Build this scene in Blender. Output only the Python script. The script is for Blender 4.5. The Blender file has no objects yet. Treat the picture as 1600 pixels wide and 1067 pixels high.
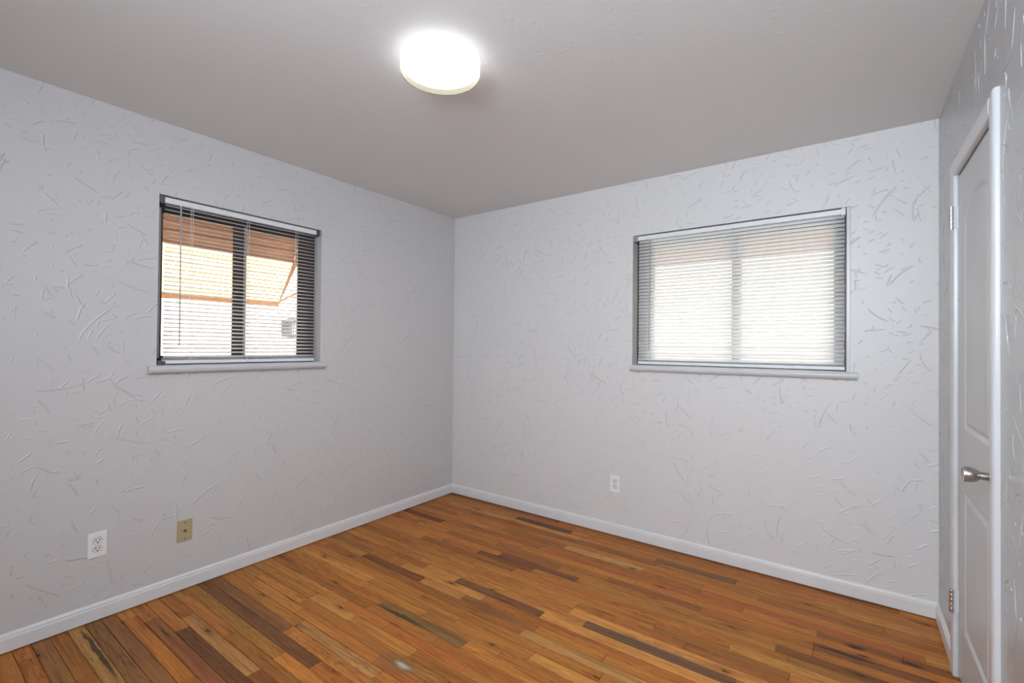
import bpy, bmesh, math, random
from mathutils import Vector, Matrix
C = bpy.context.scene.collection
SC = bpy.context.scene
random.seed(11)

# ------------------------------------------------------------------ camera
F_PX = 727.23
YAW, PITCH, ROLL = -0.6274, 0.0108, 0.0099
CAM = Vector((2.8597, -3.0572, 1.3032))
fw = Vector((math.sin(YAW) * math.cos(PITCH), math.cos(YAW) * math.cos(PITCH), math.sin(PITCH)))
r0 = Vector((math.cos(YAW), -math.sin(YAW), 0)); u0 = r0.cross(fw)
rt = r0 * math.cos(ROLL) + u0 * math.sin(ROLL)
up = -r0 * math.sin(ROLL) + u0 * math.cos(ROLL)
cam_data = bpy.data.cameras.new('camera')
cam_data.sensor_width = 36.0
cam_data.lens = F_PX * 36.0 / 1600.0
cam_data.clip_start = 0.02
cam = bpy.data.objects.new('camera', cam_data)
m = Matrix((rt, up, -fw)).transposed().to_4x4(); m.translation = CAM
cam.matrix_world = m
C.objects.link(cam); SC.camera = cam

# ------------------------------------------------------------------ world, sun, exposure
SC.view_settings.view_transform = 'Standard'
SC.view_settings.look = 'None'
SC.view_settings.gamma = 1.0
SC.view_settings.use_curve_mapping = False
SC.view_settings.exposure = 0.0
world = bpy.data.worlds.new('world'); SC.world = world
world.use_nodes = True
wn = world.node_tree.nodes; wl = world.node_tree.links
bg = wn['Background']
bg.inputs['Color'].default_value = (1.0, 0.955, 0.895, 1); bg.inputs['Strength'].default_value = 6.6
sd = bpy.data.lights.new('sun', 'SUN'); sd.energy = 7.0; sd.angle = math.radians(0.6); sd.color = (1.0, 0.95, 0.86)
sun = bpy.data.objects.new('sun', sd); C.objects.link(sun)
sun_from = Vector((-0.50, 0.36, 0.85)).normalized()
sun.rotation_euler = sun_from.to_track_quat('Z', 'Y').to_euler()
sun.location = (-4, 4, 8)
LAMP_STRENGTH = 20.0
REAR_POWER = 49.0

# ------------------------------------------------------------------ room numbers (metres)
W = 3.2122; D = 3.62; H = 2.44; T = 0.16
W1 = (-2.1985, -1.2927, 1.188, 2.068)      # y0, y1, z0, z1 in the left wall
W2 = (1.6586, 2.8626, 1.186, 2.0685)       # x0, x1, z0, z1 in the back wall
DR = (-1.0855, -0.487, 2.012)              # door opening in the right wall
REAR_HOLE = (2.00, 3.12, 1.45, 2.36)              # x0, x1, z0, z1 of the opening added behind the camera for the fill light

# ------------------------------------------------------------------ helpers
def tag(o, label=None, cat=None, group=None, kind=None):
    if label: o['label'] = label
    if cat: o['category'] = cat
    if group: o['group'] = group
    if kind: o['kind'] = kind
    return o

def obj(name, bm, mat, parent=None, smooth=False, bevel=0.0, seg=2, kind=None):
    me = bpy.data.meshes.new(name)
    bmesh.ops.recalc_face_normals(bm, faces=bm.faces)
    bm.to_mesh(me); bm.free()
    me.materials.append(mat)
    if smooth:
        for p in me.polygons: p.use_smooth = True
        try: me.set_sharp_from_angle(angle=math.radians(40))
        except Exception: pass
    o = bpy.data.objects.new(name, me); C.objects.link(o)
    if bevel > 0:
        b = o.modifiers.new('bevel', 'BEVEL'); b.width = bevel; b.segments = seg
        b.limit_method = 'ANGLE'; b.angle_limit = math.radians(35)
    if parent:
        o.parent = parent
        o.matrix_parent_inverse = Matrix.Translation(-parent.location) if parent.type == 'EMPTY' and parent.rotation_euler.z == 0 else Matrix()
    if kind: o['kind'] = kind
    return o

def empty(name, loc):
    o = bpy.data.objects.new(name, None); C.objects.link(o); o.location = loc; o.empty_display_size = 0.05
    return o

def box(bm, x0, x1, y0, y1, z0, z1):
    v = [bm.verts.new((x, y, z)) for x in (x0, x1) for y in (y0, y1) for z in (z0, z1)]
    for f in ((0, 1, 3, 2), (4, 6, 7, 5), (0, 4, 5, 1), (2, 3, 7, 6), (0, 2, 6, 4), (1, 5, 7, 3)):
        bm.faces.new([v[i] for i in f])

def bxo(name, dims, mat, parent=None, bevel=0.0, kind=None):
    bm = bmesh.new(); box(bm, *dims); return obj(name, bm, mat, parent, bevel=bevel, kind=kind)

def cyl(bm, p0, p1, r, n=16, r1=None, caps=True):
    p0 = Vector(p0); p1 = Vector(p1); d = (p1 - p0).normalized()
    a = d.orthogonal().normalized(); b = d.cross(a); r1 = r if r1 is None else r1
    A = [bm.verts.new(p0 + (a * math.cos(t) + b * math.sin(t)) * r) for t in [2 * math.pi * i / n for i in range(n)]]
    B = [bm.verts.new(p1 + (a * math.cos(t) + b * math.sin(t)) * r1) for t in [2 * math.pi * i / n for i in range(n)]]
    for i in range(n):
        bm.faces.new((A[i], A[(i + 1) % n], B[(i + 1) % n], B[i]))
    if caps: bm.faces.new(A[::-1]); bm.faces.new(B)

def lathe(bm, origin, axis, prof, n=48, close0=True, close1=True):
    """prof: list of (distance along axis, radius)"""
    o = Vector(origin); d = Vector(axis).normalized(); a = d.orthogonal().normalized(); b = d.cross(a)
    rings = []
    for (h, r) in prof:
        rings.append([bm.verts.new(o + d * h + (a * math.cos(2 * math.pi * i / n) + b * math.sin(2 * math.pi * i / n)) * r) for i in range(n)])
    for A, B in zip(rings, rings[1:]):
        for i in range(n): bm.faces.new((A[i], A[(i + 1) % n], B[(i + 1) % n], B[i]))
    if close0: bm.faces.new(rings[0][::-1])
    if close1: bm.faces.new(rings[-1])

def extrude_profile(bm, prof, place, t0, t1):
    """closed profile [(a,b)], place(a,b,t)->xyz"""
    A = [bm.verts.new(place(a, b, t0)) for a, b in prof]
    B = [bm.verts.new(place(a, b, t1)) for a, b in prof]
    n = len(prof)
    for i in range(n): bm.faces.new((A[i], A[(i + 1) % n], B[(i + 1) % n], B[i]))
    bm.faces.new(A[::-1]); bm.faces.new(B)

# ------------------------------------------------------------------ materials
class N:
    def __init__(s, name):
        s.m = bpy.data.materials.new(name); s.m.use_nodes = True
        s.t = s.m.node_tree; s.t.nodes.clear()
        s.out = s.t.nodes.new('ShaderNodeOutputMaterial')
    def n(s, ty, **kw):
        x = s.t.nodes.new(ty)
        for k, v in kw.items(): setattr(x, k, v)
        return x
    def l(s, a, b): s.t.links.new(a, b)
    def _in(s, node, i, v):
        if v is None: return
        if hasattr(v, 'is_linked') or hasattr(v, 'links'): s.l(v, node.inputs[i])
        else: node.inputs[i].default_value = v
    def math(s, op, a, b=None, c=None, clamp=False):
        x = s.n('ShaderNodeMath', operation=op, use_clamp=clamp)
        for i, v in enumerate((a, b, c)): s._in(x, i, v)
        return x.outputs[0]
    def vmath(s, op, a, b=None):
        x = s.n('ShaderNodeVectorMath', operation=op); s._in(x, 0, a); s._in(x, 1, b); return x.outputs[0]
    def mixc(s, f, a, b, mode='MIX'):
        x = s.n('ShaderNodeMix', data_type='RGBA', blend_type=mode); s._in(x, 0, f); s._in(x, 6, a); s._in(x, 7, b); return x.outputs[2]
    def mr(s, v, a, b, c, d, smooth=False):
        x = s.n('ShaderNodeMapRange', interpolation_type='SMOOTHSTEP' if smooth else 'LINEAR', clamp=True)
        s._in(x, 0, v); s._in(x, 1, a); s._in(x, 2, b); s._in(x, 3, c); s._in(x, 4, d); return x.outputs[0]
    def noise(s, vec, scale, detail=2, rough=0.5, dim='3D', dist=0.0):
        x = s.n('ShaderNodeTexNoise', noise_dimensions=dim); s._in(x, 'Vector', vec)
        x.inputs['Scale'].default_value = scale; x.inputs['Detail'].default_value = detail
        x.inputs['Roughness'].default_value = rough; x.inputs['Distortion'].default_value = dist
        return x
    def bsdf(s, color, rough=0.5, spec=0.5, metal=0.0, **kw):
        x = s.n('ShaderNodeBsdfPrincipled')
        s._in(x, 'Base Color', color); s._in(x, 'Roughness', rough)
        x.inputs['Specular IOR Level'].default_value = spec; x.inputs['Metallic'].default_value = metal
        for k, v in kw.items(): s._in(x, k, v)
        s.l(x.outputs[0], s.out.inputs[0]); s.b = x
        return x
    def bump(s, h, strength=1.0, dist=0.001, nrm=None):
        x = s.n('ShaderNodeBump'); x.inputs['Strength'].default_value = strength; x.inputs['Distance'].default_value = dist
        s.l(h, x.inputs['Height'])
        if nrm: s.l(nrm, x.inputs['Normal'])
        return x.outputs[0]

def rgb(r, g, b): return (r, g, b, 1)

def paint(name, col, rough=0.4, spec=0.4, bump=0.0, scale=60):
    k = N(name); co = k.n('ShaderNodeTexCoord').outputs['Object']
    nz = k.noise(co, 7, 3).outputs[0]
    f = k.mr(nz, 0.3, 0.7, 0.965, 1.02)
    c = k.mixc(1.0, rgb(*col), k.n('ShaderNodeCombineColor').outputs[0], 'MULTIPLY')
    cc = c.node.inputs[7].links[0].from_node
    for i in range(3): k.l(f, cc.inputs[i])
    b = k.bsdf(c, rough, spec)
    if bump: k.l(k.bump(k.noise(co, scale, 3).outputs[0], 1.0, bump), b.inputs['Normal'])
    return k.m

def trowel_wall(name, col, axis, rough=0.40, spec=0.45, amp=0.0026, seed=0.0, turn=0.0):
    """skip trowel plaster: sparse straight and bent ridges pulled in random directions"""
    k = N(name); co = k.n('ShaderNodeTexCoord').outputs['Object']
    sep = k.n('ShaderNodeSeparateXYZ'); k.l(co, sep.inputs[0])
    u = sep.outputs[1] if axis == 'x' else sep.outputs[0]; v = sep.outputs[2]
    cb = k.n('ShaderNodeCombineXYZ'); k.l(u, cb.inputs[0]); k.l(v, cb.inputs[1]); cb.inputs[2].default_value = 0
    base = cb.outputs[0]
    warp = k.noise(base, 9.0 , 2)
    wv = k.vmath('SCALE', k.vmath('SUBTRACT', warp.outputs['Color'], (0.5, 0.5, 0.5))); wv.node.inputs['Scale'].default_value = 0.018
    base2 = k.vmath('ADD', base, wv)
    total = None
    patch = k.noise(k.vmath('ADD', base, (seed, seed * 2, 0)), 2.3, 2).outputs[0]
    for i, (sc, L, wd, thr, a) in enumerate(((3.6, 0.36, 0.0024, 0.50, 0.9), (5.1, 0.36, 0.0022, 0.40, 1.0), (6.9, 0.34, 0.0021, 0.40, 0.9), (8.8, 0.34, 0.0020, 0.36, 0.9), (12.0, 0.34, 0.0018, 0.34, 0.8), (19.0, 0.34, 0.0016, 0.42, 0.7))):
        p = k.vmath('ADD', base2, (seed + 3.7 * i, seed * 1.3 - 5.1 * i, 0))
        ps = k.vmath('SCALE', p); ps.node.inputs['Scale'].default_value = sc
        vo = k.n('ShaderNodeTexVoronoi', voronoi_dimensions='2D', feature='F1'); vo.inputs['Scale'].default_value = 1.0
        k.l(ps, vo.inputs['Vector'])
        d = k.vmath('SUBTRACT', ps, vo.outputs['Position'])
        sc_ = k.n('ShaderNodeSeparateColor'); k.l(vo.outputs['Color'], sc_.inputs[0])
        ang = k.math('MULTIPLY_ADD', k.math('POWER', sc_.outputs[0], 1.7), -2.9, -0.55 + 0.25 * (i % 3) + turn)
        rot = k.n('ShaderNodeVectorRotate', rotation_type='Z_AXIS'); k.l(d, rot.inputs['Vector']); k.l(ang, rot.inputs['Angle'])
        sx = k.n('ShaderNodeSeparateXYZ'); k.l(rot.outputs[0], sx.inputs[0])
        x = sx.outputs[0]; y = sx.outputs[1]
        kk = k.math('MULTIPLY_ADD', sc_.outputs[1], 0.9, -0.45)
        y2 = k.math('ADD', y, k.math('MULTIPLY', k.math('MULTIPLY', x, x), kk))
        t = k.math('DIVIDE', y2, wd * sc)
        rise = k.math('ADD', t, 1.0, clamp=True)
        fall = k.math('MULTIPLY_ADD', t, -0.30, 1.0, clamp=True)
        pr = k.math('MINIMUM', rise, fall)
        ln = k.math('MULTIPLY_ADD', sc_.outputs[1], L * 0.75, L * 0.3)
        end = k.mr(k.math('SUBTRACT', k.math('ABSOLUTE', x), ln), -0.10, 0.0, 1.0, 0.0, True)
        pres = k.mr(k.math('ADD', sc_.outputs[2], k.math('MULTIPLY_ADD', patch, -1.1, 0.55)), thr, thr + 0.06, 1.0, 0.0)
        h = k.math('MULTIPLY', k.math('MULTIPLY', pr, end), k.math('MULTIPLY', pres, a))
        total = h if total is None else k.math('MAXIMUM', total, h)
    fine = k.noise(base, 22, 4, 0.6).outputs[0]
    fine2 = k.noise(base, 150, 2, 0.5).outputs[0]
    hh = k.math('ADD', total, k.math('MULTIPLY', fine, 0.22)); hh = k.math('ADD', hh, k.math('MULTIPLY', fine2, 0.04))
    b = k.bsdf(rgb(*col), rough, spec)
    k.l(k.bump(hh, 1.0, amp), b.inputs['Normal'])
    return k.m

def ceiling_mat():
    k = N('ceiling_plaster'); co = k.n('ShaderNodeTexCoord').outputs['Object']
    a = k.noise(co, 55, 3, 0.55).outputs[0]; b_ = k.noise(co, 9, 3, 0.5).outputs[0]
    s = k.mr(k.noise(co, 24, 2).outputs[0], 0.62, 0.72, 0, 1, True)
    h = k.math('ADD', k.math('MULTIPLY', a, 0.5), k.math('MULTIPLY', b_, 0.8)); h = k.math('ADD', h, k.math('MULTIPLY', s, 0.4))
    b = k.bsdf(rgb(0.80, 0.795, 0.785), 0.55, 0.3); k.l(k.bump(h, 0.7, 0.0012), b.inputs['Normal'])
    return k.m

def floor_mat():
    k = N('oak_strip_floor')
    co = k.n('ShaderNodeTexCoord').outputs['Object']
    at = k.n('ShaderNodeAttribute', attribute_name='board_colour'); rn = k.n('ShaderNodeAttribute', attribute_name='board_seed')
    base = at.outputs['Color']
    off = k.vmath('SCALE', rn.outputs['Vector']); off.node.inputs['Scale'].default_value = 40.0
    p = k.vmath('ADD', co, off)
    def stretch(sx, sy):
        return k.vmath('MULTIPLY', p, (sx, sy, 1.0))
    # cathedral figure, strong on some boards
    fig = k.noise(stretch(2.6, 26.0), 1.0, 2, 0.5, dist=0.3).outputs[0]
    rings = k.math('SINE', k.math('MULTIPLY', fig, 60.0))
    ringm = k.mr(rings, 0.1, 1.0, 0.0, 1.0, True)
    srn = k.n('ShaderNodeSeparateColor'); k.l(rn.outputs['Color'], srn.inputs[0])
    figamt = k.mr(srn.outputs[1], 0.25, 0.85, 0.25, 1.0)
    fine = k.noise(stretch(9.0, 330.0), 1.0, 3, 0.6).outputs[0]
    pores = k.mr(k.noise(stretch(22.0, 520.0), 1.0, 1, 0.5).outputs[0], 0.60, 0.72, 0, 1, True)
    band = k.noise(stretch(1.6, 30.0), 1.0, 3, 0.55).outputs[0]
    c = k.mixc(k.math('MULTIPLY', ringm, k.math('MULTIPLY', figamt, 0.50)), base, k.mixc(1.0, base, rgb(0.52, 0.40, 0.32), 'MULTIPLY'))
    c = k.mixc(k.mr(fine, 0.42, 0.68, 0.0, 0.42), c, k.mixc(1.0, c, rgb(0.58, 0.47, 0.38), 'MULTIPLY'))
    c = k.mixc(k.math('MULTIPLY', pores, 0.42), c, rgb(0.07, 0.026, 0.010))
    c = k.mixc(k.mr(band, 0.50, 0.74, 0.0, 0.55), c, k.mixc(1.0, c, rgb(0.50, 0.42, 0.36), 'MULTIPLY'))
    c = k.mixc(k.mr(band, 0.45, 0.25, 0.0, 0.35), c, k.mixc(1.0, c, rgb(1.35, 1.30, 1.1), 'MULTIPLY'))
    streak = k.noise(stretch(4.2, 105.0), 1.0, 4, 0.62, dist=0.25).outputs[0]
    c = k.mixc(k.mr(streak, 0.50, 0.72, 0.0, 0.75), c, k.mixc(1.0, c, rgb(0.46, 0.36, 0.29), 'MULTIPLY'))
    c = k.mixc(k.mr(streak, 0.47, 0.30, 0.0, 0.45), c, k.mixc(1.0, c, rgb(1.30, 1.30, 1.20), 'MULTIPLY'))
    # mineral streaks and knots
    st = k.noise(stretch(3.2, 62.0), 1.0, 2, 0.5, dist=0.6).outputs[0]
    gate = k.mr(k.noise(stretch(1.1, 7.0), 1.0, 1).outputs[0], 0.50, 0.62, 0, 1, True)
    stm = k.math('MULTIPLY', k.mr(st, 0.64, 0.72, 0, 1, True), gate)
    c = k.mixc(k.math('MULTIPLY', stm, 0.80), c, rgb(0.040, 0.018, 0.009))
    kv = k.n('ShaderNodeTexVoronoi', voronoi_dimensions='2D', feature='F1'); kv.inputs['Scale'].default_value = 1.0
    wob = k.vmath('ADD', stretch(2.5, 7.5), k.vmath('MULTIPLY', k.noise(co, 45, 2).outputs['Color'], (0.10, 0.16, 0)))
    k.l(wob, kv.inputs['Vector'])
    ksc = k.n('ShaderNodeSeparateColor'); k.l(kv.outputs['Color'], ksc.inputs[0])
    kn = k.math('MULTIPLY', k.mr(kv.outputs['Distance'], 0.020, 0.070, 1.0, 0.0, True), k.math('GREATER_THAN', ksc.outputs[0], 0.72))
    halo = k.math('MULTIPLY', k.mr(kv.outputs['Distance'], 0.05, 0.22, 1.0, 0.0, True), k.math('GREATER_THAN', ksc.outputs[0], 0.72))
    c = k.mixc(k.math('MULTIPLY', halo, 0.45), c, k.mixc(1.0, c, rgb(0.45, 0.30, 0.22), 'MULTIPLY'))
    c = k.mixc(k.math('MULTIPLY', kn, 0.85), c, rgb(0.022, 0.010, 0.006))
    # stains that lie on the boards
    nz = k.noise(co, 14, 4, 0.6).outputs['Color']
    def blot(cx, cy, rx, ry, lo, hi, colr, amt, warp=0.05):
        nonlocal c
        q = k.vmath('ADD', co, k.vmath('MULTIPLY', k.vmath('SUBTRACT', nz, (0.5, 0.5, 0.5)), (warp * 2, warp, 0)))
        q = k.vmath('MULTIPLY', k.vmath('SUBTRACT', q, (cx, cy, 0)), (1 / rx, 1 / ry, 0))
        ln = k.n('ShaderNodeVectorMath', operation='LENGTH'); k.l(q, ln.inputs[0])
        c = k.mixc(k.math('MULTIPLY', k.mr(ln.outputs['Value'], lo, hi, 1.0, 0.0, True), amt), c, rgb(*colr))
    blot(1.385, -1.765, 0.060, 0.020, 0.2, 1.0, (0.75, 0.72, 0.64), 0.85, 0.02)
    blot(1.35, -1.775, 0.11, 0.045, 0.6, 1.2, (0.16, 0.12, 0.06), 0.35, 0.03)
    blot(2.88, -0.505, 0.045, 0.022, 0.2, 1.1, (0.02, 0.012, 0.01), 0.90, 0.03)
    blot(2.84, -0.59, 0.17, 0.016, 0.3, 1.1, (0.03, 0.018, 0.014), 0.80, 0.03)
    blot(3.07, -0.50, 0.05, 0.020, 0.2, 1.1, (0.02, 0.01, 0.01), 0.85, 0.03)
    blot(1.12, -1.535, 0.20, 0.014, 0.4, 1.1, (0.05, 0.035, 0.02), 0.75, 0.05)
    blot(2.15, -1.05, 0.28, 0.05, 0.2, 1.2, (0.13, 0.08, 0.045), 0.55, 0.10)
    blot(0.30, -2.475, 0.34, 0.012, 0.5, 1.0, (0.035, 0.02, 0.012), 0.85, 0.03)
    blot(1.40, -1.24, 0.24, 0.028, 0.3, 1.2, (0.10, 0.075, 0.03), 0.45, 0.06)
    b = k.bsdf(c, k.mr(fine, 0.3, 0.7, 0.42, 0.54), 0.22)
    h = k.math('SUBTRACT', k.math('MULTIPLY', fine, 0.4), pores)
    k.l(k.bump(h, 0.5, 0.0004), b.inputs['Normal'])
    return k.m

def brushed(name, col, rough=0.3):
    k = N(name); co = k.n('ShaderNodeTexCoord').outputs['Object']
    nz = k.noise(k.vmath('MULTIPLY', co, (40, 400, 400)), 1.0, 2).outputs[0]
    b = k.bsdf(rgb(*col), k.mr(nz, 0.3, 0.7, rough - 0.06, rough + 0.08), 0.5, 1.0)
    return k.m

def plain(name, col, rough=0.5, spec=0.4, metal=0.0):
    k = N(name); co = k.n('ShaderNodeTexCoord').outputs['Object']
    nz = k.noise(co, 30, 2).outputs[0]
    k.bsdf(rgb(*col), k.mr(nz, 0.3, 0.7, max(0.02, rough - 0.04), rough + 0.04), spec, metal)
    return k.m

def slat_mat(name, col, trans):
    k = N(name)
    b = k.n('ShaderNodeBsdfPrincipled'); b.inputs['Base Color'].default_value = rgb(*col)
    b.inputs['Roughness'].default_value = 0.35; b.inputs['Specular IOR Level'].default_value = 0.4
    t = k.n('ShaderNodeBsdfTranslucent'); t.inputs[0].default_value = rgb(0.95, 0.93, 0.90)
    mx = k.n('ShaderNodeMixShader'); mx.inputs[0].default_value = trans
    k.l(b.outputs[0], mx.inputs[1]); k.l(t.outputs[0], mx.inputs[2]); k.l(mx.outputs[0], k.out.inputs[0])
    return k.m

def glass_mat():
    k = N('window_glass')
    tr = k.n('ShaderNodeBsdfTransparent'); tr.inputs[0].default_value = rgb(0.96, 0.975, 0.97)
    gl = k.n('ShaderNodeBsdfGlossy'); gl.inputs['Roughness'].default_value = 0.02
    fr = k.n('ShaderNodeFresnel'); fr.inputs[0].default_value = 1.45
    mx = k.n('ShaderNodeMixShader'); k.l(fr.outputs[0], mx.inputs[0]); k.l(tr.outputs[0], mx.inputs[1]); k.l(gl.outputs[0], mx.inputs[2])
    k.l(mx.outputs[0], k.out.inputs[0]); return k.m

def clear_plastic():
    k = N('clear_acrylic')
    tr = k.n('ShaderNodeBsdfTransparent'); tr.inputs[0].default_value = rgb(0.72, 0.72, 0.74)
    gl = k.n('ShaderNodeBsdfPrincipled'); gl.inputs['Base Color'].default_value = rgb(0.62, 0.62, 0.65); gl.inputs['Roughness'].default_value = 0.15
    mx = k.n('ShaderNodeMixShader'); mx.inputs[0].default_value = 0.62; k.l(tr.outputs[0], mx.inputs[1]); k.l(gl.outputs[0], mx.inputs[2])
    k.l(mx.outputs[0], k.out.inputs[0]); return k.m

def lamp_mat(name, col, strength):
    k = N(name); e = k.n('ShaderNodeEmission'); e.inputs[0].default_value = rgb(*col); e.inputs[1].default_value = strength
    k.l(e.outputs[0], k.out.inputs[0]); return k.m

def awning_mat(name, col, tcol, trans):
    k = N(name); co = k.n('ShaderNodeTexCoord').outputs['Object']
    nz = k.noise(co, 6, 3).outputs[0]
    d = k.n('ShaderNodeBsdfDiffuse'); k.l(k.mixc(k.mr(nz, .3, .7, 0, .12), rgb(*col), rgb(col[0]*.8, col[1]*.8, col[2]*.8)), d.inputs[0])
    t = k.n('ShaderNodeBsdfTranslucent'); t.inputs[0].default_value = rgb(*tcol)
    mx = k.n('ShaderNodeMixShader'); mx.inputs[0].default_value = trans
    k.l(d.outputs[0], mx.inputs[1]); k.l(t.outputs[0], mx.inputs[2]); k.l(mx.outputs[0], k.out.inputs[0]); return k.m

def brick_mat():
    k = N('pale_brick'); co = k.n('ShaderNodeTexCoord').outputs['Object']
    sp = k.n('ShaderNodeSeparateXYZ'); k.l(co, sp.inputs[0])
    cb = k.n('ShaderNodeCombineXYZ'); k.l(sp.outputs[1], cb.inputs[0]); k.l(sp.outputs[2], cb.inputs[1])
    br = k.n('ShaderNodeTexBrick'); k.l(cb.outputs[0], br.inputs['Vector'])
    br.inputs['Color1'].default_value = rgb(0.62, 0.50, 0.50); br.inputs['Color2'].default_value = rgb(0.74, 0.66, 0.66)
    br.inputs['Mortar'].default_value = rgb(0.80, 0.78, 0.80); br.inputs['Scale'].default_value = 1.0
    br.inputs['Brick Width'].default_value = 0.20; br.inputs['Row Height'].default_value = 0.068; br.inputs['Mortar Size'].default_value = 0.006
    b = k.bsdf(br.outputs['Color'], 0.85, 0.2); k.l(k.bump(br.outputs['Fac'], 0.6, -0.006), b.inputs['Normal'])
    return k.m

def concrete_mat():
    k = N('pale_concrete'); co = k.n('ShaderNodeTexCoord').outputs['Object']
    nz = k.noise(co, 3, 5, 0.6).outputs[0]
    k.bsdf(k.mixc(nz, rgb(0.55, 0.54, 0.53), rgb(0.68, 0.67, 0.66)), 0.9, 0.2); return k.m

WALLC = (0.72, 0.715, 0.715)
M_left = trowel_wall('trowelled_plaster_left', (0.662, 0.650, 0.645), 'x', seed=1.7)
M_back = trowel_wall('trowelled_plaster_back', (0.755, 0.745, 0.735), 'y', seed=8.2)
M_right = trowel_wall('trowelled_plaster_right', (0.480, 0.480, 0.485), 'x', rough=0.28, spec=0.6, amp=0.0030, seed=4.4)  # same plaster as the other walls, its shade put into a darker colour
M_ceil = ceiling_mat(); M_floor = floor_mat()
M_trim = paint('white_trim_paint', (0.80, 0.79, 0.785), 0.32, 0.5)
M_casing = paint('white_casing_paint', (0.66, 0.66, 0.67), 0.28, 0.5)
M_door = paint('door_paint', (0.60, 0.605, 0.61), 0.38, 0.45, 0.0003, 45)
M_sill = paint('sill_paint', (0.66, 0.655, 0.66), 0.3, 0.5, 0.0004, 25)
M_hall = paint('hall_paint', (0.62, 0.63, 0.64), 0.6, 0.2)
M_bronze = plain('dark_bronze_aluminium', (0.085, 0.072, 0.066), 0.35, 0.5, 0.3)
M_alu = plain('mill_aluminium', (0.42, 0.43, 0.46), 0.35, 0.5, 0.6)
M_slat1 = slat_mat('blind_slat_vinyl', (0.94, 0.92, 0.91), 0.30)
M_slat2 = slat_mat('blind_slat_vinyl_thin', (0.95, 0.94, 0.93), 0.30)
M_rail = plain('blind_rail_enamel', (0.84, 0.85, 0.87), 0.3, 0.5)
M_cord = plain('blind_cord', (0.78, 0.77, 0.76), 0.7, 0.2)
M_bracket = plain('grey_bracket_steel', (0.13, 0.13, 0.135), 0.4, 0.5, 0.5)
M_clip = plain('clear_white_clip', (0.85, 0.86, 0.88), 0.2, 0.6)
M_wand = clear_plastic()
M_glass = glass_mat()
M_nickel = brushed('brushed_nickel', (0.55, 0.53, 0.50), 0.28)
M_chrome = brushed('bright_hinge_steel', (0.70, 0.70, 0.70), 0.2)
M_plate = plain('white_plate_plastic', (0.92, 0.91, 0.90), 0.3, 0.5)
M_recept = plain('white_receptacle_plastic', (0.84, 0.83, 0.82), 0.3, 0.5)
M_slot = plain('dark_slot', (0.012, 0.011, 0.011), 0.6, 0.2)
M_almond = plain('almond_plate_plastic', (0.50, 0.42, 0.24), 0.35, 0.5)
M_brass = plain('coax_brass', (0.42, 0.34, 0.18), 0.3, 0.5, 1.0)
M_rim = plain('lamp_rim_beige', (0.07, 0.066, 0.05), 0.6, 0.1)
M_lampbase = plain('lamp_base_grey', (0.10, 0.10, 0.11), 0.5, 0.3)
M_gap = plain('dark_gap', (0.012, 0.009, 0.008), 0.8, 0.1)

# ------------------------------------------------------------------ room shell
def wall_with_hole(name, mat, axis, a0, a1, hole, c0, c1):
    """axis 'x': wall spans y a0..a1, thickness x c0..c1; axis 'y': spans x, thickness y"""
    bm = bmesh.new(); h0, h1, z0, z1 = hole
    us = [a0, h0, h1, a1]; zs = [0.0, z0, z1, H] if z0 > 0 else [0.0, z1, H]
    for i in range(3):
        for j in range(len(zs) - 1):
            if i == 1 and ((z0 > 0 and j == 1) or (z0 <= 0 and j == 0)): continue
            if axis == 'x': box(bm, c0, c1, us[i], us[i + 1], zs[j], zs[j + 1])
            else: box(bm, us[i], us[i + 1], c0, c1, zs[j], zs[j + 1])
    bmesh.ops.remove_doubles(bm, verts=bm.verts, dist=1e-5)
    seen = {}
    for f in list(bm.faces):
        key = tuple(round(x, 4) for x in f.calc_center_median())
        seen.setdefault(key, []).append(f)
    for k_, fs in seen.items():
        if len(fs) > 1: bmesh.ops.delete(bm, geom=fs, context='FACES_ONLY')
    return obj(name, bm, mat, kind='structure')

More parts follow.
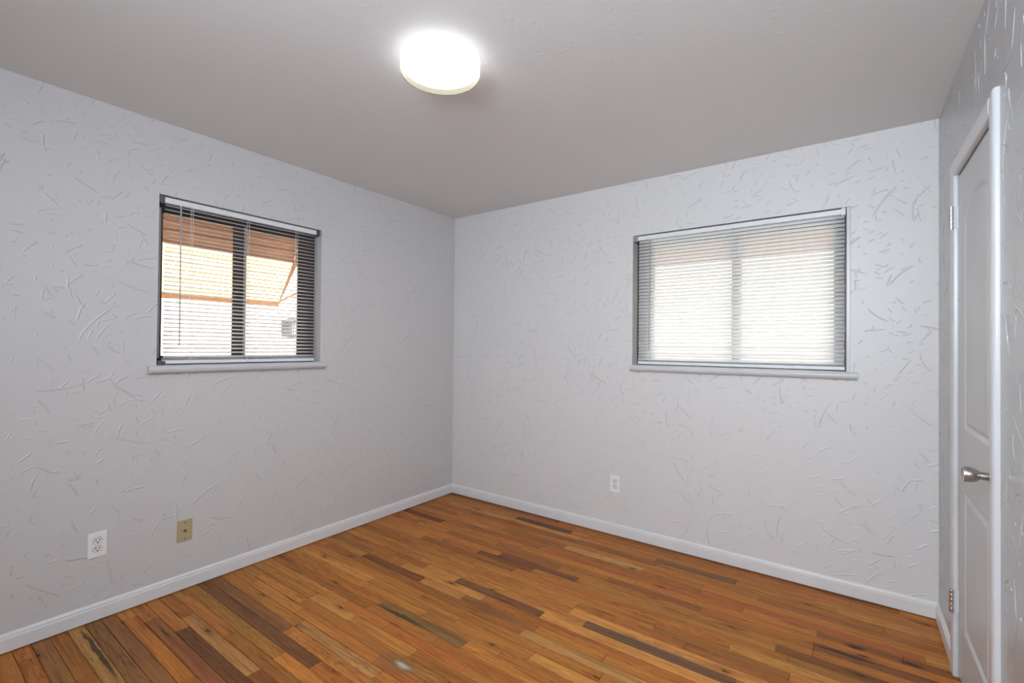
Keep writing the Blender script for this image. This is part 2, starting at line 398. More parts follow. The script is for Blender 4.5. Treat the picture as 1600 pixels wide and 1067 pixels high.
wall_with_hole('wall_left', M_left, 'x', -D - T, T, W1, -T, 0.0)
wall_with_hole('wall_back', M_back, 'y', 0.0, W, W2, 0.0, T)
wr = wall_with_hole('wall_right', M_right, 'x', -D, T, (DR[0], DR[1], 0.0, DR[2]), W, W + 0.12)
def plaster_ridges(o, n):
    # real trowel ridges standing on the glossy plaster of the wall
    rnd = random.Random(5); bm = bmesh.new(); bm.from_mesh(o.data)
    made = 0
    while made < n:
        y = rnd.uniform(-3.1, -0.01); z = rnd.uniform(0.10, 2.42)
        if DR[0] - 0.075 < y < DR[1] + 0.075 and z < DR[2] + 0.08: continue
        L = rnd.choice((0.012, 0.02, 0.03, 0.04, 0.06, 0.09, 0.14)) * rnd.uniform(0.7, 1.2)
        a = math.radians(90 + rnd.gauss(0, 1) * 28 + rnd.choice((0, 0, 45, -45)))
        bend = rnd.uniform(-0.5, 0.5); k_ = 7; h = rnd.uniform(0.0010, 0.0026); wd = rnd.uniform(0.0010, 0.0022)
        pts = []; cy, cz = y, z; aa = a - bend / 2; ok = True
        for i in range(k_):
            pts.append((cy, cz, aa)); cy += math.cos(aa) * L / (k_ - 1); cz += math.sin(aa) * L / (k_ - 1); aa += bend / (k_ - 1)
            if not (-3.2 < cy < -0.003 and 0.09 < cz < H - 0.003): ok = False
            if DR[0] - 0.070 < cy < DR[1] + 0.070 and cz < DR[2] + 0.075: ok = False
        if not ok: continue
        rows = []
        for i, (py, pz, pa) in enumerate(pts):
            f = math.sin(math.pi * (i + 0.25) / (k_ - 0.5)) ** 0.6
            ny, nz_ = -math.sin(pa), math.cos(pa); wf = wd * f * rnd.uniform(0.7, 1.2); hf = h * f * rnd.uniform(0.75, 1.15)
            rows.append([bm.verts.new((W + 0.0004, py + ny * wf, pz + nz_ * wf)), bm.verts.new((W - hf, py, pz)), bm.verts.new((W + 0.0004, py - ny * wf * 1.2, pz - nz_ * wf * 1.2))])
        for A_, B_ in zip(rows, rows[1:]):
            for j in range(2): bm.faces.new((A_[j], A_[j + 1], B_[j + 1], B_[j]))
        made += 1
    bm.normal_update(); bm.to_mesh(o.data); bm.free()
plaster_ridges(wr, 620)
wall_with_hole('wall_rear', M_hall, 'y', 0.0, W + 0.12, REAR_HOLE, -D - T, -D)
bxo('ceiling', (-T, W + 0.12, -D - T, T, H, H + 0.1), M_ceil, kind='structure')

# floor: every strip a face island of one floor mesh, with its colour and seed
BW = 0.0572
PAL = [((0.50, 0.215, 0.055), 34), ((0.46, 0.188, 0.048), 26), ((0.55, 0.250, 0.070), 14), ((0.40, 0.165, 0.046), 14),
       ((0.43, 0.205, 0.060), 7), ((0.33, 0.135, 0.040), 6), ((0.60, 0.295, 0.092), 6), ((0.44, 0.160, 0.046), 5), ((0.25, 0.100, 0.032), 2)]
OVR = [  # (x0, x1, y, colour) boards that stand out
    (0.02, 0.42, -0.54, (0.22, 0.055, 0.028)), (0.81, 1.28, -0.145, (0.15, 0.068, 0.035)), (1.09, 1.63, -0.70, (0.27, 0.10, 0.045)),
    (1.09, 1.65, -1.12, (0.25, 0.105, 0.04)), (1.36, 1.62, -0.36, (0.60, 0.33, 0.11)), (1.62, 1.88, -0.36, (0.62, 0.36, 0.13)),
    (0.40, 1.20, -2.22, (0.22, 0.088, 0.032)), (0.0, 0.85, -2.50, (0.52, 0.27, 0.075)), (0.0, 0.75, -2.44, (0.33, 0.155, 0.05)),
    (0.0, 0.80, -2.385, (0.36, 0.15, 0.048)), (0.0, 1.10, -1.985, (0.24, 0.10, 0.036)), (0.0, 0.78, -1.93, (0.33, 0.14, 0.048)), (0.78, 1.35, -1.87, (0.58, 0.28, 0.09)),
    (0.0, 0.5, -2.62, (0.38, 0.165, 0.05)), (0.95, 1.50, -1.535, (0.30, 0.155, 0.05)), (1.85, 2.5, -1.06, (0.24, 0.115, 0.05)),
    (1.65, 2.3, -1.30, (0.58, 0.29, 0.09)), (0.30, 0.95, -2.16, (0.52, 0.25, 0.075)), (1.9, 2.35, -0.20, (0.27, 0.13, 0.05)), (0.2, 1.0, -2.28, (0.36, 0.13, 0.045))]
def pick():
    t = random.random() * sum(w for _, w in PAL)
    for c, w in PAL:
        t -= w
        if t <= 0: break
    j = random.uniform(0.88, 1.12)
    return tuple(min(1, x * j * random.uniform(0.96, 1.04) * f) for x, f in zip(c, (1.12, 1.0, 0.80)))
bm = bmesh.new()
lc = bm.faces.layers.float_color if hasattr(bm.faces.layers, 'float_color') else None
boards = []
y = 0.0; row = 0
while y > -D:
    y1 = y - BW; ym = (y + y1) / 2
    segs = []
    ov = sorted([o for o in OVR if abs(o[2] - ym) <= BW / 2], key=lambda o: o[0])
    x = -random.uniform(0, 0.5)
    def fill(xa, xb):
        xx = xa
        while xx < xb - 1e-4:
            L = random.choice((0.32, 0.42, 0.5, 0.62, 0.75, 0.9, 1.1, 1.35)) * random.uniform(0.9, 1.1)
            xe = xx + L
            if xe > xb - 0.22: xe = xb
            segs.append((xx, xe, pick())); xx = xe
    cur = x
    for (a, b, _, c) in ov:
        if a > cur + 0.12: fill(cur, a)
        segs.append((max(a, cur) if a > 0.05 else min(cur, 0), b, c)); cur = b
    fill(cur, W + 0.3)
    for (a, b, c) in segs:
        a = max(a, 0.0); b = min(b, W + 0.12)
        if b - a > 0.01: boards.append((a, b, y1, y, c))
    y = y1; row += 1
g = 0.0009; ch = 0.0009
fm = bpy.data.meshes.new('floor'); V = []; Fc = []; cols = []; seeds = []
for (a, b, yb, ya, c) in boards:
    n0 = len(V); s = (random.random(), random.random(), random.random())
    gg = g if random.random() < 0.8 else g * 1.8
    for (ins, z) in ((0.0, -0.012), (0.0, -0.0007), (ch, 0.0)):
        X0 = a + gg * 0.6 + ins; X1 = b - gg * 0.6 - ins; Y0 = yb + gg + ins; Y1 = ya - gg - ins
        V += [(X0, Y0, z), (X1, Y0, z), (X1, Y1, z), (X0, Y1, z)]
    for r in (0, 4):
        for i in range(4): Fc.append((n0 + r + i, n0 + r + (i + 1) % 4, n0 + r + 4 + (i + 1) % 4, n0 + r + 4 + i))
    Fc.append((n0 + 8, n0 + 9, n0 + 10, n0 + 11))
    cols += [c] * 9; seeds += [s] * 9
n0 = len(V)                                   # dark subfloor under the boards
V += [(-0.1, 0.1, -0.012), (W + 0.12, 0.1, -0.012), (W + 0.12, -D - 0.1, -0.012), (-0.1, -D - 0.1, -0.012)]
Fc.append((n0, n0 + 3, n0 + 2, n0 + 1)); cols.append((0.02, 0.012, 0.008)); seeds.append((0, 0, 0))
fm.from_pydata(V, [], Fc)
ca = fm.attributes.new('board_colour', 'FLOAT_COLOR', 'CORNER'); sa = fm.attributes.new('board_seed', 'FLOAT_COLOR', 'CORNER')
for p in fm.polygons:
    for li in p.loop_indices:
        ca.data[li].color = (*cols[p.index], 1.0); sa.data[li].color = (*seeds[p.index], 1.0)
fm.materials.append(M_floor)
fo = bpy.data.objects.new('floor', fm); C.objects.link(fo); fo['kind'] = 'structure'

# baseboards (moulded top, small shadow gap above the boards)
BB = [(0, 0.006), (0.013, 0.006), (0.013, 0.058), (0.0125, 0.062), (0.0095, 0.0645), (0.0095, 0.067), (0.0105, 0.070), (0.008, 0.075), (0.004, 0.079), (0.002, 0.0815), (0, 0.0815)]
bm = bmesh.new(); extrude_profile(bm, BB, lambda a, b, t: (a, t, b), -D, 0.0)
obj('baseboard_left', bm, M_trim, kind='structure')
bm = bmesh.new(); extrude_profile(bm, BB, lambda a, b, t: (t, -a, b), 0.0, W)
obj('baseboard_back', bm, M_trim, kind='structure')
bm = bmesh.new(); extrude_profile(bm, BB, lambda a, b, t: (W - a, t, b), -0.428, 0.0); extrude_profile(bm, BB, lambda a, b, t: (W - a, t, b), -D, -1.145)
obj('baseboard_right', bm, M_trim, kind='structure')

# ------------------------------------------------------------------ windows (mapping: a along wall, d depth outward, z)
def P1(a, d, z): return (-d, a, z)
def P2(a, d, z): return (a, d, z)
def pbox(bm, P, a0, a1, d0, d1, z0, z1):
    p = P(a0, d0, z0); q = P(a1, d1, z1)
    box(bm, min(p[0], q[0]), max(p[0], q[0]), min(p[1], q[1]), max(p[1], q[1]), z0, z1)

def window(name, P, a0, a1, z0, z1, mull0, mull1, st_l, st_r, sill_a, sill_b):
    w = empty(name, P((a0 + a1) / 2, 0.1, z0)); w['kind'] = 'structure'
    bm = bmesh.new(); dz = 0.062
    pbox(bm, P, a0, a0 + st_l, 0.085, 0.125, z0, z1); pbox(bm, P, a1 - st_r, a1, 0.085, 0.125, z0, z1)
    pbox(bm, P, a0 + st_l, a1 - st_r, 0.085, 0.125, z1 - dz, z1); pbox(bm, P, a0 + st_l, a1 - st_r, 0.085, 0.125, z0, z0 + 0.035)
    obj('window_frame', bm, M_bronze, w, bevel=0.002)
    mc = (mull0 + mull1) / 2
    # two sliding sashes, each with its pane
    for (b0, b1, d0, d1, s0, s1) in ((a0 + st_l, mull1, 0.100, 0.112, 0.012, mull1 - mull0 - 0.022), (mull0, a1 - st_r, 0.088, 0.099, mull1 - mull0 - 0.012, 0.012)):
        bm = bmesh.new(); zt = z1 - dz; zb = z0 + 0.035
        pbox(bm, P, b0, b0 + s0, d0, d1, zb, zt); pbox(bm, P, b1 - s1, b1, d0, d1, zb, zt)
        pbox(bm, P, b0 + s0, b1 - s1, d0, d1, zt - 0.012, zt); pbox(bm, P, b0 + s0, b1 - s1, d0, d1, zb, zb + 0.014)
        s = obj('window_sash', bm, M_bronze, w, bevel=0.0015)
        bm = bmesh.new(); pbox(bm, P, b0 + s0 - 0.003, b1 - s1 + 0.003, (d0 + d1) / 2 - 0.0015, (d0 + d1) / 2 + 0.0015, zb + 0.010, zt - 0.008)
        pn = obj('window_pane', bm, M_glass, s)
    bm = bmesh.new(); pbox(bm, P, mull1 - 0.016, mull1 - 0.002, 0.080, 0.0875, z0 + 0.04, z1 - dz)
    obj('sash_stop', bm, M_alu, w, bevel=0.001)
    if st_l < 0.05:  # added pale strip, stands in for the reflection on the left frame
        bm = bmesh.new(); pbox(bm, P, a0 + 0.016, a0 + 0.033, 0.076, 0.0865, z0 + 0.036, z1 - 0.05)
        obj('frame_glint_strip', bm, M_alu, w, bevel=0.001)
    bm = bmesh.new(); zm = z0 + 0.5 * (z1 - z0) - 0.02; pbox(bm, P, mc - 0.006, mc + 0.008, 0.074, 0.088, zm - 0.02, zm + 0.02)
    obj('sash_latch', bm, M_bronze, w, bevel=0.002)
    # sill with rounded nose
    bm = bmesh.new(); zt = z0; th = 0.040; pr = [(0.09, zt - th), (-0.018, zt - th)]
    for i in range(7):
        t = -math.pi / 2 + math.pi * i / 6; pr.append((-0.018 - 0.017 * math.cos(t), zt - th / 2 + th / 2 * math.sin(t)))
    pr += [(0.09, zt)]
    # stool body inside the opening
    bm2 = bmesh.new(); pbox(bm2, P, a0, a1, 0.0, 0.084, zt - th, zt + 0.001)
    pr2 = [(0.0, zt - th), (-0.018, zt - th)] + pr[2:9] + [(0.0, zt)]
    extrude_profile(bm2, pr2, lambda d, z, t: P(t, d, z), sill_a, sill_b)
    bm.free()
    obj('window_sill', bm2, M_sill, w, smooth=True)
    return w
window('window_1', P1, W1[0], W1[1], W1[2], W1[3], -1.806, -1.732, 0.036, 0.101, -2.238, -1.268)
window('window_2', P2, W2[0], W2[1], W2[2], W2[3], 2.265, 2.320, 0.105, 0.062, 1.651, 2.893)

# wood stop on the right side of window 2
bm = bmesh.new(); box(bm, 2.846, 2.8626, 0.004, 0.018, W2[2], W2[3]); obj('trim_4', bm, M_casing, kind='structure', bevel=0.002)

# ------------------------------------------------------------------ mini blinds
def blind(P, a0, a1, z0, z1, depth, tilt, wand_a, wand_b, cords, smat, label, wand_z, bracket):
    """slat pitch 21.5 mm, slat 25 mm; tilt: radians, room edge down positive"""
    root = empty('window_blind', P((a0 + a1) / 2, depth, z1))
    tag(root, label, 'window blind')
    bm = bmesh.new(); pbox(bm, P, a0, a1, depth - 0.016, depth + 0.014, z1 - 0.035, z1 - 0.006)
    obj('head_rail', bm, M_rail, root, bevel=0.003)
    # slats, gently crowned and a little uneven
    bm = bmesh.new(); pitch = 0.0215; zt = z1 - 0.045; zb = z0 + 0.045
    n = int((zt - zb) / pitch) + 1; pitch = (zt - zb) / (n - 1)
    hw = 0.0125; NS = 6; NA = 10
    for i in range(n):
        zc = zt - i * pitch; tl = tilt + random.uniform(-0.035, 0.035); sag = random.uniform(0, 0.0012)
        a_off = random.uniform(-0.0015, 0.0015)
        grid = []
        for ia in range(NA + 1):
            fa = ia / NA; aa = a0 + 0.004 + a_off + (a1 - a0 - 0.008) * fa; rowv = []
            zz = zc - sag * math.sin(math.pi * fa)
            for s in range(NS + 1):
                t = -1 + 2 * s / NS; off = t * hw; crown = 0.0018 * (1 - t * t)
                d = depth + off * math.cos(tl) - crown * math.sin(tl)
                z = zz + off * math.sin(tl) + crown * math.cos(tl)
                rowv.append(bm.verts.new(P(aa, d, z)))
            grid.append(rowv)
        for ia in range(NA):
            for s in range(NS): bm.faces.new((grid[ia][s], grid[ia + 1][s], grid[ia + 1][s + 1], grid[ia][s + 1]))
    sl = obj('slats', bm, smat, root, smooth=True)
    md = sl.modifiers.new('thickness', 'SOLIDIFY'); md.thickness = 0.0004; md.offset = 0
    bm = bmesh.new(); pbox(bm, P, a0 + 0.002, a1 - 0.002, depth - 0.012, depth + 0.012, z0 + 0.007, z0 + 0.026)
    br = obj('bottom_rail', bm, M_rail, root, bevel=0.003)
    bm = bmesh.new()                                        # slats gathered on the rail
    for j in range(3): pbox(bm, P, a0 + 0.003, a1 - 0.003, depth - 0.0125, depth + 0.0125, z0 + 0.0280 + j * 0.0035, z0 + 0.0291 + j * 0.0035)
    obj('spare_slat_stack', bm, smat, root)
    for c in cords:
        bm = bmesh.new()
        for s in (-1, 1): cyl(bm, P(c + 0.0015 * s, depth + s * 0.0135, z0 + 0.02), P(c + 0.0015 * s, depth + s * 0.0135, z1 - 0.034), 0.0008, 6)
        for s in (-1, 1): cyl(bm, P(c + 0.007 * s, depth + 0.001 , z0 + 0.02), P(c + 0.007 * s, depth + 0.001, z1 - 0.034), 0.0007, 6)
        obj('ladder_cord', bm, M_cord, root)
        bm = bmesh.new(); cyl(bm, P(c, depth - 0.0155, z0 + 0.014), P(c, depth - 0.0115, z0 + 0.014), 0.006, 12); pbox(bm, P, c - 0.008, c + 0.008, depth - 0.014, depth - 0.012, z0 + 0.010, z0 + 0.026)
        obj('cord_plug', bm, M_clip, br)
    bm = bmesh.new(); cyl(bm, P(wand_a, depth - 0.022, z1 - 0.042), P(wand_b, depth - 0.024, wand_z), 0.0042, 6)
    wd = obj('tilt_wand', bm, M_wand, root)
    bm = bmesh.new(); cyl(bm, P(wand_a, depth - 0.019, z1 - 0.030), P(wand_a, depth - 0.022, z1 - 0.048), 0.0035, 10); pbox(bm, P, wand_a - 0.006, wand_a + 0.006, depth - 0.021, depth - 0.014, z1 - 0.036, z1 - 0.026)
    obj('wand_hook', bm, M_clip, wd)
    for (b0, b1, mm) in bracket:
        bm = bmesh.new(); pbox(bm, P, b0, b1, depth - 0.018, depth + 0.016, z1 - 0.040, z1 - 0.0005)
        obj('mounting_bracket', bm, mm, root, bevel=0.002)
    return root

D1 = 0.030
b1 = blind(P1, -2.170, -1.322, W1[2], W1[3], D1, math.radians(20), -2.100, -2.098, (-2.040, -1.748, -1.450), M_slat1,
      'white mini blind with open slats over the left wall window, awning visible through it', 1.290,
      ((-2.1975, -2.1705, M_bracket), (-1.3215, -1.303, M_bracket)))
bm = bmesh.new(); box(bm, -0.052, -0.008, -2.190, -2.158, W1[2] + 0.0015, W1[2] + 0.022)
obj('hold_down_bracket', bm, M_bracket, b1, bevel=0.002)
D2 = 0.026
blind(P2, 1.690, 2.842, W2[2], W2[3], D2, math.radians(58), 1.776, 1.772, (1.775, 2.285, 2.795), M_slat2,
      'white mini blind with nearly closed slats over the back wall window', 1.285,
      ((2.822, 2.842, M_clip), (1.6605, 1.689, M_alu)))
bm = bmesh.new(); box(bm, 0, 0.001, 0, 0.001, 0, 0.001); bm.free()

# ------------------------------------------------------------------ door in the right wall
DX = W + 0.004           # room face of the door leaf
door = empty('door_1', (DX, (DR[0] + DR[1]) / 2, 0)); door['kind'] = 'structure'
dy0, dy1, dz1 = DR[0] + 0.003, DR[1] - 0.003, DR[2] - 0.006
# leaf face as a height field: two panels, upper one with an arched top
def sdf_panel(yy, zz, y0, y1, z0, z1, rise):
    # top edge follows a shallow arch with shoulders
    c = (y0 + y1) / 2; hw_ = (y1 - y0) / 2
    t = (yy - c) / hw_
    top = z1
    if rise > 0:
        top = z1 + rise * math.sqrt(max(0.0, 1 - min(1.0, abs(t)) ** 2.2))
    return min(yy - y0, y1 - yy, zz - z0, (top - zz) * (0.8 if rise > 0 else 1))
def relief(yy, zz):
    d = max(sdf_panel(yy, zz, -0.978, -0.594, 1.005, 1.800, 0.085), sdf_panel(yy, zz, -0.978, -0.594, 0.225, 0.765, 0.0))
    if d <= 0: return 0.0
    if d < 0.009: return 0.0095 * d / 0.009
    if d < 0.014: return 0.0095
    if d < 0.028: return 0.0095 - 0.0085 * (d - 0.014) / 0.014
    return 0.0010
def grid_lines(lo, hi, keys, step_c, step_f, reach=0.05):
    s = set([round(lo, 5), round(hi, 5)]); v = lo
    while v < hi: s.add(round(v, 5)); v += step_c
    for k_ in keys:
        v = k_ - reach
        while v <= k_ + reach:
            if lo < v < hi: s.add(round(v, 5))
            v += step_f
    out = sorted(s); res = [out[0]]
    for v in out[1:]:
        if v - res[-1] > step_f * 0.45: res.append(v)
    res[-1] = hi
    return res
ys = grid_lines(dy0, dy1, (-0.978 + 0.02, -0.594 - 0.02), 0.012, 0.004, 0.026)
zs = grid_lines(0.008, dz1, (0.245, 0.745, 1.025, 1.84), 0.05, 0.004, 0.03)
zs = sorted(set(zs) | set(round(1.77 + i * 0.005, 5) for i in range(28)))
bm = bmesh.new(); G = [[bm.verts.new((DX + relief(a, z), a, z)) for z in zs] for a in ys]
for i in range(len(ys) - 1):
    for j in range(len(zs) - 1): bm.faces.new((G[i][j], G[i + 1][j], G[i + 1][j + 1], G[i][j + 1]))
Bk = [bm.verts.new((DX + 0.035, a, z)) for a, z in ((ys[0], zs[0]), (ys[-1], zs[0]), (ys[-1], zs[-1]), (ys[0], zs[-1]))]
bm.faces.new(Bk)
bm.faces.new([G[i][0] for i in range(len(ys))] + [Bk[1], Bk[0]]); bm.faces.new([G[i][-1] for i in range(len(ys))] + [Bk[2], Bk[3]])
bm.faces.new([G[0][j] for j in range(len(zs))] + [Bk[3], Bk[0]]); bm.faces.new([G[-1][j] for j in range(len(zs))] + [Bk[2], Bk[1]])
leaf = obj('door_leaf', bm, M_door, door, smooth=False)
for p in leaf.data.polygons: p.use_smooth = True
leaf.data.set_sharp_from_angle(angle=math.radians(50))
# knob: rose, neck, flared grip
ky, kz = -1.022, 0.915
bm = bmesh.new(); lathe(bm, (DX, ky, kz), (-1, 0, 0), [(0.0, 0.032), (0.004, 0.0325), (0.007, 0.030), (0.010, 0.020), (0.012, 0.014)], 40)
rose = obj('knob_rose', bm, M_nickel, door, smooth=True)
bm = bmesh.new(); lathe(bm, (DX, ky, kz), (-1, 0, 0), [(0.010, 0.0125), (0.012, 0.0125), (0.026, 0.0125), (0.0265, 0.0100), (0.0285, 0.0100), (0.029, 0.0150), (0.034, 0.0185), (0.040, 0.0215), (0.050, 0.0235), (0.063, 0.0245), (0.0655, 0.0238), (0.066, 0.0215), (0.0645, 0.0205)], 40)
obj('door_knob', bm, M_nickel, door, smooth=True)
for hz in (1.842, 0.300):
    bm = bmesh.new()
    for j in range(5):
        cyl(bm, (W - 0.0185, -0.4875, hz - 0.0445 + j * 0.018), (W - 0.0185, -0.4875, hz - 0.0445 + j * 0.018 + 0.0150), 0.0082, 16)
    cyl(bm, (W - 0.0185, -0.4875, hz - 0.048), (W - 0.0185, -0.4875, hz + 0.048), 0.0052, 10)
    hg = obj('hinge', bm, M_chrome, door, smooth=True)
    bm = bmesh.new(); box(bm, W - 0.017, W + 0.003, -0.4905, -0.4882, hz - 0.0445, hz + 0.0445)
    box(bm, W - 0.0175, W - 0.0158, -0.4865, -0.470, hz - 0.0445, hz + 0.0445)
    obj('hinge_leaf', bm, M_casing, hg)
# dark line over the leaf + jamb behind
bm = bmesh.new(); box(bm, W + 0.045, W + 0.119, DR[0], DR[0] + 0.012, 0, DR[2]); box(bm, W + 0.045, W + 0.119, DR[1] - 0.012, DR[1], 0, DR[2]); box(bm, W + 0.045, W + 0.119, DR[0], DR[1], DR[2] - 0.012, DR[2])
obj('door_stop', bm, M_casing, door)
bxo('closet_back', (W + 0.12, W + 0.16, DR[0] - 0.1, DR[1] + 0.1, 0, DR[2] + 0.1), M_hall, door)
# casings: clamshell profile (a across width from inner edge, b thickness)
CS = [(0, 0), (0, 0.0105), (0.0015, 0.0125), (0.005, 0.014), (0.014, 0.0155), (0.028, 0.0165), (0.042, 0.0165), (0.051, 0.0150), (0.0555, 0.0115), (0.057, 0.0065), (0.057, 0)]
bm = bmesh.new(); extrude_profile(bm, CS, lambda a, b, t: (W - b, DR[1] + a, t), 0.0, DR[2] + 0.002)
obj('trim_1', bm, M_casing, kind='structure', smooth=True)
bm = bmesh.new()                                              # near casing, top end cut on a bevel
A = [bm.verts.new((W - b, DR[0] - a, 0.0)) for a, b in CS]; B = [bm.verts.new((W - b, DR[0] - a, DR[2] + 0.012 + 0.05 * (a / 0.057) ** 0.6)) for a, b in CS]
for i in range(len(CS)): bm.faces.new((A[i], A[(i + 1) % len(CS)], B[(i + 1) % len(CS)], B[i]))
bm.faces.new(A[::-1]); bm.faces.new(B)
obj('trim_2', bm, M_casing, kind='structure', smooth=True)
bm = bmesh.new(); extrude_profile(bm, CS, lambda a, b, t: (W - b, t, DR[2] + 0.002 + a), DR[0] + 0.0005, DR[1] + 0.057)
obj('trim_3', bm, M_casing, kind='structure', smooth=True)

# ------------------------------------------------------------------ wall plates
def duplex(P, ac, zc, label, sgn):
    r = empty('duplex_outlet', P(ac, 0, zc)); tag(r, label, 'outlet', 'duplex outlets low on the walls')
    bm = bmesh.new(); pbox(bm, P, ac - 0.035, ac + 0.035, -0.006, 0.0, zc - 0.0575, zc + 0.0575)
    obj('faceplate', bm, M_plate, r, bevel=0.0022, seg=3)
    for s in (1, -1):
        z = zc + 0.0195 * s
        bm = bmesh.new(); ring = []
        for i in range(28):
            t = 2 * math.pi * i / 28; a = 0.0172 * math.cos(t); b = max(-0.0142, min(0.0142, 0.0172 * math.sin(t)))
            ring.append((a, b))
        ring = [q for i, q in enumerate(ring) if i == 0 or (abs(q[0] - ring[i - 1][0]) + abs(q[1] - ring[i - 1][1])) > 1e-5]
        extrude_profile(bm, ring, lambda a, b, t: P(ac + a, t, z + b), -0.0058, -0.0078)
        rc = obj('receptacle', bm, M_recept, r)
        bm = bmesh.new()
        pbox(bm, P, ac - 0.0078, ac - 0.0052, -0.0084, -0.0076, z - 0.0005, z + 0.0085); pbox(bm, P, ac + 0.0052, ac + 0.0078, -0.0084, -0.0076, z + 0.0008, z + 0.0078)
        cyl(bm, P(ac, -0.0076, z - 0.0075), P(ac, -0.0084, z - 0.0075), 0.0030, 12)
        obj('socket_holes', bm, M_slot, rc)
        bm = bmesh.new()                                       # dark ring standing in for the shade in the gap round the receptacle
        o_ = [(a * 1.06, b * 1.07) for a, b in ring]; extrude_profile(bm, o_, lambda a, b, t: P(ac + a, t, z + b), -0.0058, -0.00625)
        obj('receptacle_gap_shade', bm, M_bracket, r)
    bm = bmesh.new(); cyl(bm, P(ac, -0.0056, zc), P(ac, -0.0070, zc), 0.0030, 14)
    obj('plate_screw', bm, M_recept, r)
duplex(P1, -2.417, 0.3545, 'white duplex outlet low on the left wall, beside the tan cable plate', -1)
duplex(P2, 1.541, 0.3560, 'white duplex outlet low on the back wall, left below the window', 1)
r = empty('cable_wall_plate', P1(-2.062, 0, 0.310)); tag(r, 'tan cable wall plate with brass connector low on the left wall', 'wall plate')
bm = bmesh.new(); pbox(bm, P1, -2.097, -2.027, -0.005, 0.0, 0.2545, 0.3655); obj('faceplate', bm, M_almond, r, bevel=0.0022, seg=3)
bm = bmesh.new(); cyl(bm, P1(-2.062, -0.0045, 0.31), P1(-2.062, -0.0075, 0.31), 0.0078, 6); cyl(bm, P1(-2.062, -0.0075, 0.31), P1(-2.062, -0.0150, 0.31), 0.0048, 16)
cx_ = obj('coax_connector', bm, M_brass, r, smooth=True)
bm = bmesh.new(); cyl(bm, P1(-2.062, -0.0149, 0.31), P1(-2.062, -0.0153, 0.31), 0.0022, 12); obj('connector_pin_hole', bm, M_slot, cx_)
for zz in (0.31 + 0.0415, 0.31 - 0.0415):
    bm = bmesh.new(); cyl(bm, P1(-2.062, -0.0045, zz), P1(-2.062, -0.0062, zz), 0.0034, 14); obj('plate_screw', bm, M_bracket, r)

# ------------------------------------------------------------------ ceiling light
LX, LY, LR = 1.55, -1.75, 0.155
cl = empty('ceiling_light', (LX, LY, H)); tag(cl, 'round white flush ceiling light, switched on', 'ceiling light')
bm = bmesh.new(); lathe(bm, (LX, LY, H), (0, 0, -1), [(0.0, LR - 0.006), (0.005, LR - 0.006)], 72)
obj('mounting_base', bm, M_lampbase, cl, smooth=True)
bm = bmesh.new(); lathe(bm, (LX, LY, H - 0.005), (0, 0, -1), [(0.0, LR - 0.01), (0.0, LR), (0.056, LR), (0.060, LR - 0.0015)], 96, False, False)
obj('glowing_side', bm, lamp_mat('lamp_side_glow', (0.97, 0.98, 1.0), 2.1), cl, smooth=True)
bm = bmesh.new(); lathe(bm, (LX, LY, H - 0.005), (0, 0, -1), [(0.060, LR - 0.0015), (0.059, LR - 0.003), (0.034, LR - 0.005)], 96, False, False)
obj('inner_rim', bm, M_rim, cl, smooth=True)
bm = bmesh.new(); lathe(bm, (LX, LY, H - 0.005), (0, 0, -1), [(0.036, LR - 0.0045), (0.037, LR * 0.7), (0.0375, 0.01)], 96, False, True)
obj('diffuser', bm, lamp_mat('lamp_diffuser', (1.0, 0.96, 0.91), LAMP_STRENGTH), cl, smooth=True)

# cool fill light added in an unseen rear wall opening, behind the camera
hp = bpy.data.lights.new('rear_fill_light', 'AREA'); hp.energy = REAR_POWER; hp.shape = 'RECTANGLE'; hp.size = REAR_HOLE[1] - REAR_HOLE[0]; hp.size_y = REAR_HOLE[3] - REAR_HOLE[2]; hp.color = (0.68, 0.83, 1.0)
ho = bpy.data.objects.new('rear_fill_light', hp); C.objects.link(ho)
ho.location = ((REAR_HOLE[0] + REAR_HOLE[1]) / 2, -D - 0.02, (REAR_HOLE[2] + REAR_HOLE[3]) / 2); ho.rotation_euler = (math.radians(90), 0, 0)

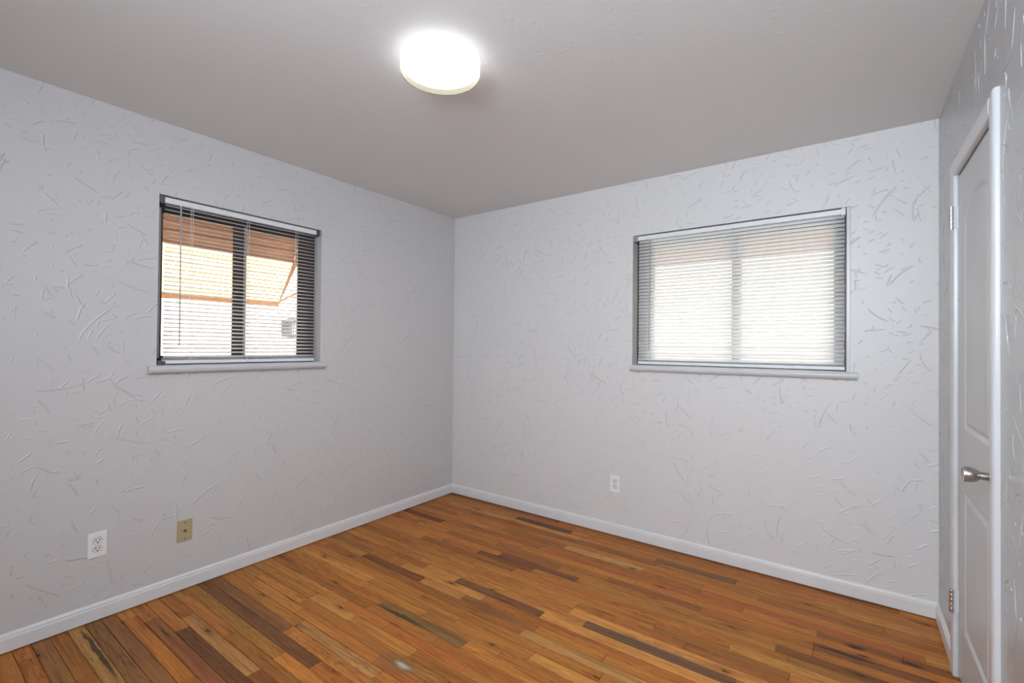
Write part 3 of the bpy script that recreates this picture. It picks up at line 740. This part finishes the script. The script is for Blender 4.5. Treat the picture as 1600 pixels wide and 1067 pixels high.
# ------------------------------------------------------------------ outside
# metal awnings over both windows: ribbed sloping sheet, brighter thin lower part, front bar, side arm
M_awn_up = awning_mat('awning_tan', (0.34, 0.19, 0.12), (0.40, 0.23, 0.15), 0.22)
M_awn_lo = awning_mat('awning_cream', (0.85, 0.74, 0.50), (0.98, 0.88, 0.62), 0.60)
M_awn_pale = awning_mat('awning_pale', (0.86, 0.84, 0.76), (0.98, 0.95, 0.86), 0.60)
M_awn_bar = awning_mat('awning_orange', (0.55, 0.27, 0.13), (0.6, 0.3, 0.15), 0.15)
def awning(P, a0, a1, label, zt, zb, dm_z, dmax, wing, mlo, mbar):
    d0 = T + 0.01
    r = empty('window_awning', P((a0 + a1) / 2, d0, zt)); tag(r, label, 'awning')
    def sheet(name, f0, f1, mat):
        bm = bmesh.new(); n = 60; pts = []
        for i in range(n + 1):
            f = f0 + (f1 - f0) * i / n
            rib = 0.004 * (1 if math.sin(f * 26 * math.pi) > 0 else -1)
            pts.append((d0 + (dmax - d0) * f + rib * 0.7, zt + (zb - zt) * f + rib))
        G = [[bm.verts.new(P(a, d, z)) for d, z in pts] for a in (a0, a1)]
        for i in range(n): bm.faces.new((G[0][i], G[0][i + 1], G[1][i + 1], G[1][i]))
        o = obj(name, bm, mat, r); s = o.modifiers.new('thickness', 'SOLIDIFY'); s.thickness = 0.0015
        return o
    fm_ = (zt - dm_z) / (zt - zb)
    sheet('awning_top', 0.0, fm_, M_awn_up); sheet('awning_skirt', fm_, 1.0, mlo)
    bm = bmesh.new(); pbox(bm, P, a0, a1, dmax - 0.008, dmax + 0.008, zb - 0.035, zb + 0.005); obj('front_bar', bm, mbar, r, bevel=0.003)
    for a in (a0, a1):
        bm = bmesh.new(); cyl(bm, P(a, d0, zb + 0.10), P(a, dmax, zb), 0.008, 8); obj('side_arm', bm, M_awn_bar, r)
    for a in wing:                                   # scalloped side wing
        bm = bmesh.new(); top = []; bot = []
        for i in range(25):
            f = i / 24; d = d0 + (dmax - d0) * f; z = zt + (zb - zt) * f
            dep = 0.16 * (1 - f) ** 0.8 + 0.012 * abs(math.sin(f * 9 * math.pi))
            top.append(bm.verts.new(P(a, d, z))); bot.append(bm.verts.new(P(a, d, z - dep)))
        for i in range(24): bm.faces.new((top[i], top[i + 1], bot[i + 1], bot[i]))
        o = obj('side_wing', bm, M_awn_up, r); s = o.modifiers.new('thickness', 'SOLIDIFY'); s.thickness = 0.0015
    return r
awning(P1, -2.40, -1.235, 'tan and cream ribbed metal awning outside the left wall window', 2.33, 1.625, 1.91, 0.66, (-1.235,), M_awn_lo, M_awn_bar)
awning(P2, 1.40, 3.10, 'tan and cream ribbed metal awning outside the back wall window', 2.33, 1.66, 1.93, 0.66, (), M_awn_pale, M_awn_pale)
bxo('ground', (-14, 14, -14, 14, -0.45, -0.35), concrete_mat(), kind='structure')
nb = bxo('neighbouring_house_wall', (-4.3, -4.0, -4.5, 3.2, -0.35, 3.0), brick_mat()); tag(nb, 'pale pinkish brick wall of the house next door, seen through the open blind', 'brick wall')
nl = empty('wall_lantern', (-4.0, 0.62, 1.55)); tag(nl, 'grey wall lantern on the pale brick wall outside the left window', 'wall lantern')
M_lan = plain('lantern_grey', (0.10, 0.115, 0.13), 0.5, 0.4, 0.2)
bm = bmesh.new(); box(bm, -4.0, -3.985, 0.54, 0.70, 1.42, 1.66); obj('back_plate', bm, M_lan, nl, bevel=0.004)
bm = bmesh.new(); lathe(bm, (-3.86, 0.62, 1.62), (0, 0, 1), [(0, 0.12), (0.02, 0.13), (0.07, 0.05), (0.09, 0.01)], 20); obj('lantern_cap', bm, M_lan, nl, smooth=True)
bm = bmesh.new(); lathe(bm, (-3.86, 0.62, 1.40), (0, 0, 1), [(0, 0.05), (0.03, 0.09), (0.05, 0.09)], 20)
for t in range(4):
    cyl(bm, (-3.86 + 0.08 * math.cos(t * 1.57 + .78), 0.62 + 0.08 * math.sin(t * 1.57 + .78), 1.44), (-3.86 + 0.1 * math.cos(t * 1.57 + .78), 0.62 + 0.1 * math.sin(t * 1.57 + .78), 1.63), 0.007, 6)
obj('lantern_cage', bm, M_lan, nl)
bm = bmesh.new(); cyl(bm, (-3.99, 0.62, 1.60), (-3.86, 0.62, 1.66), 0.012, 8); obj('lantern_arm', bm, M_lan, nl)
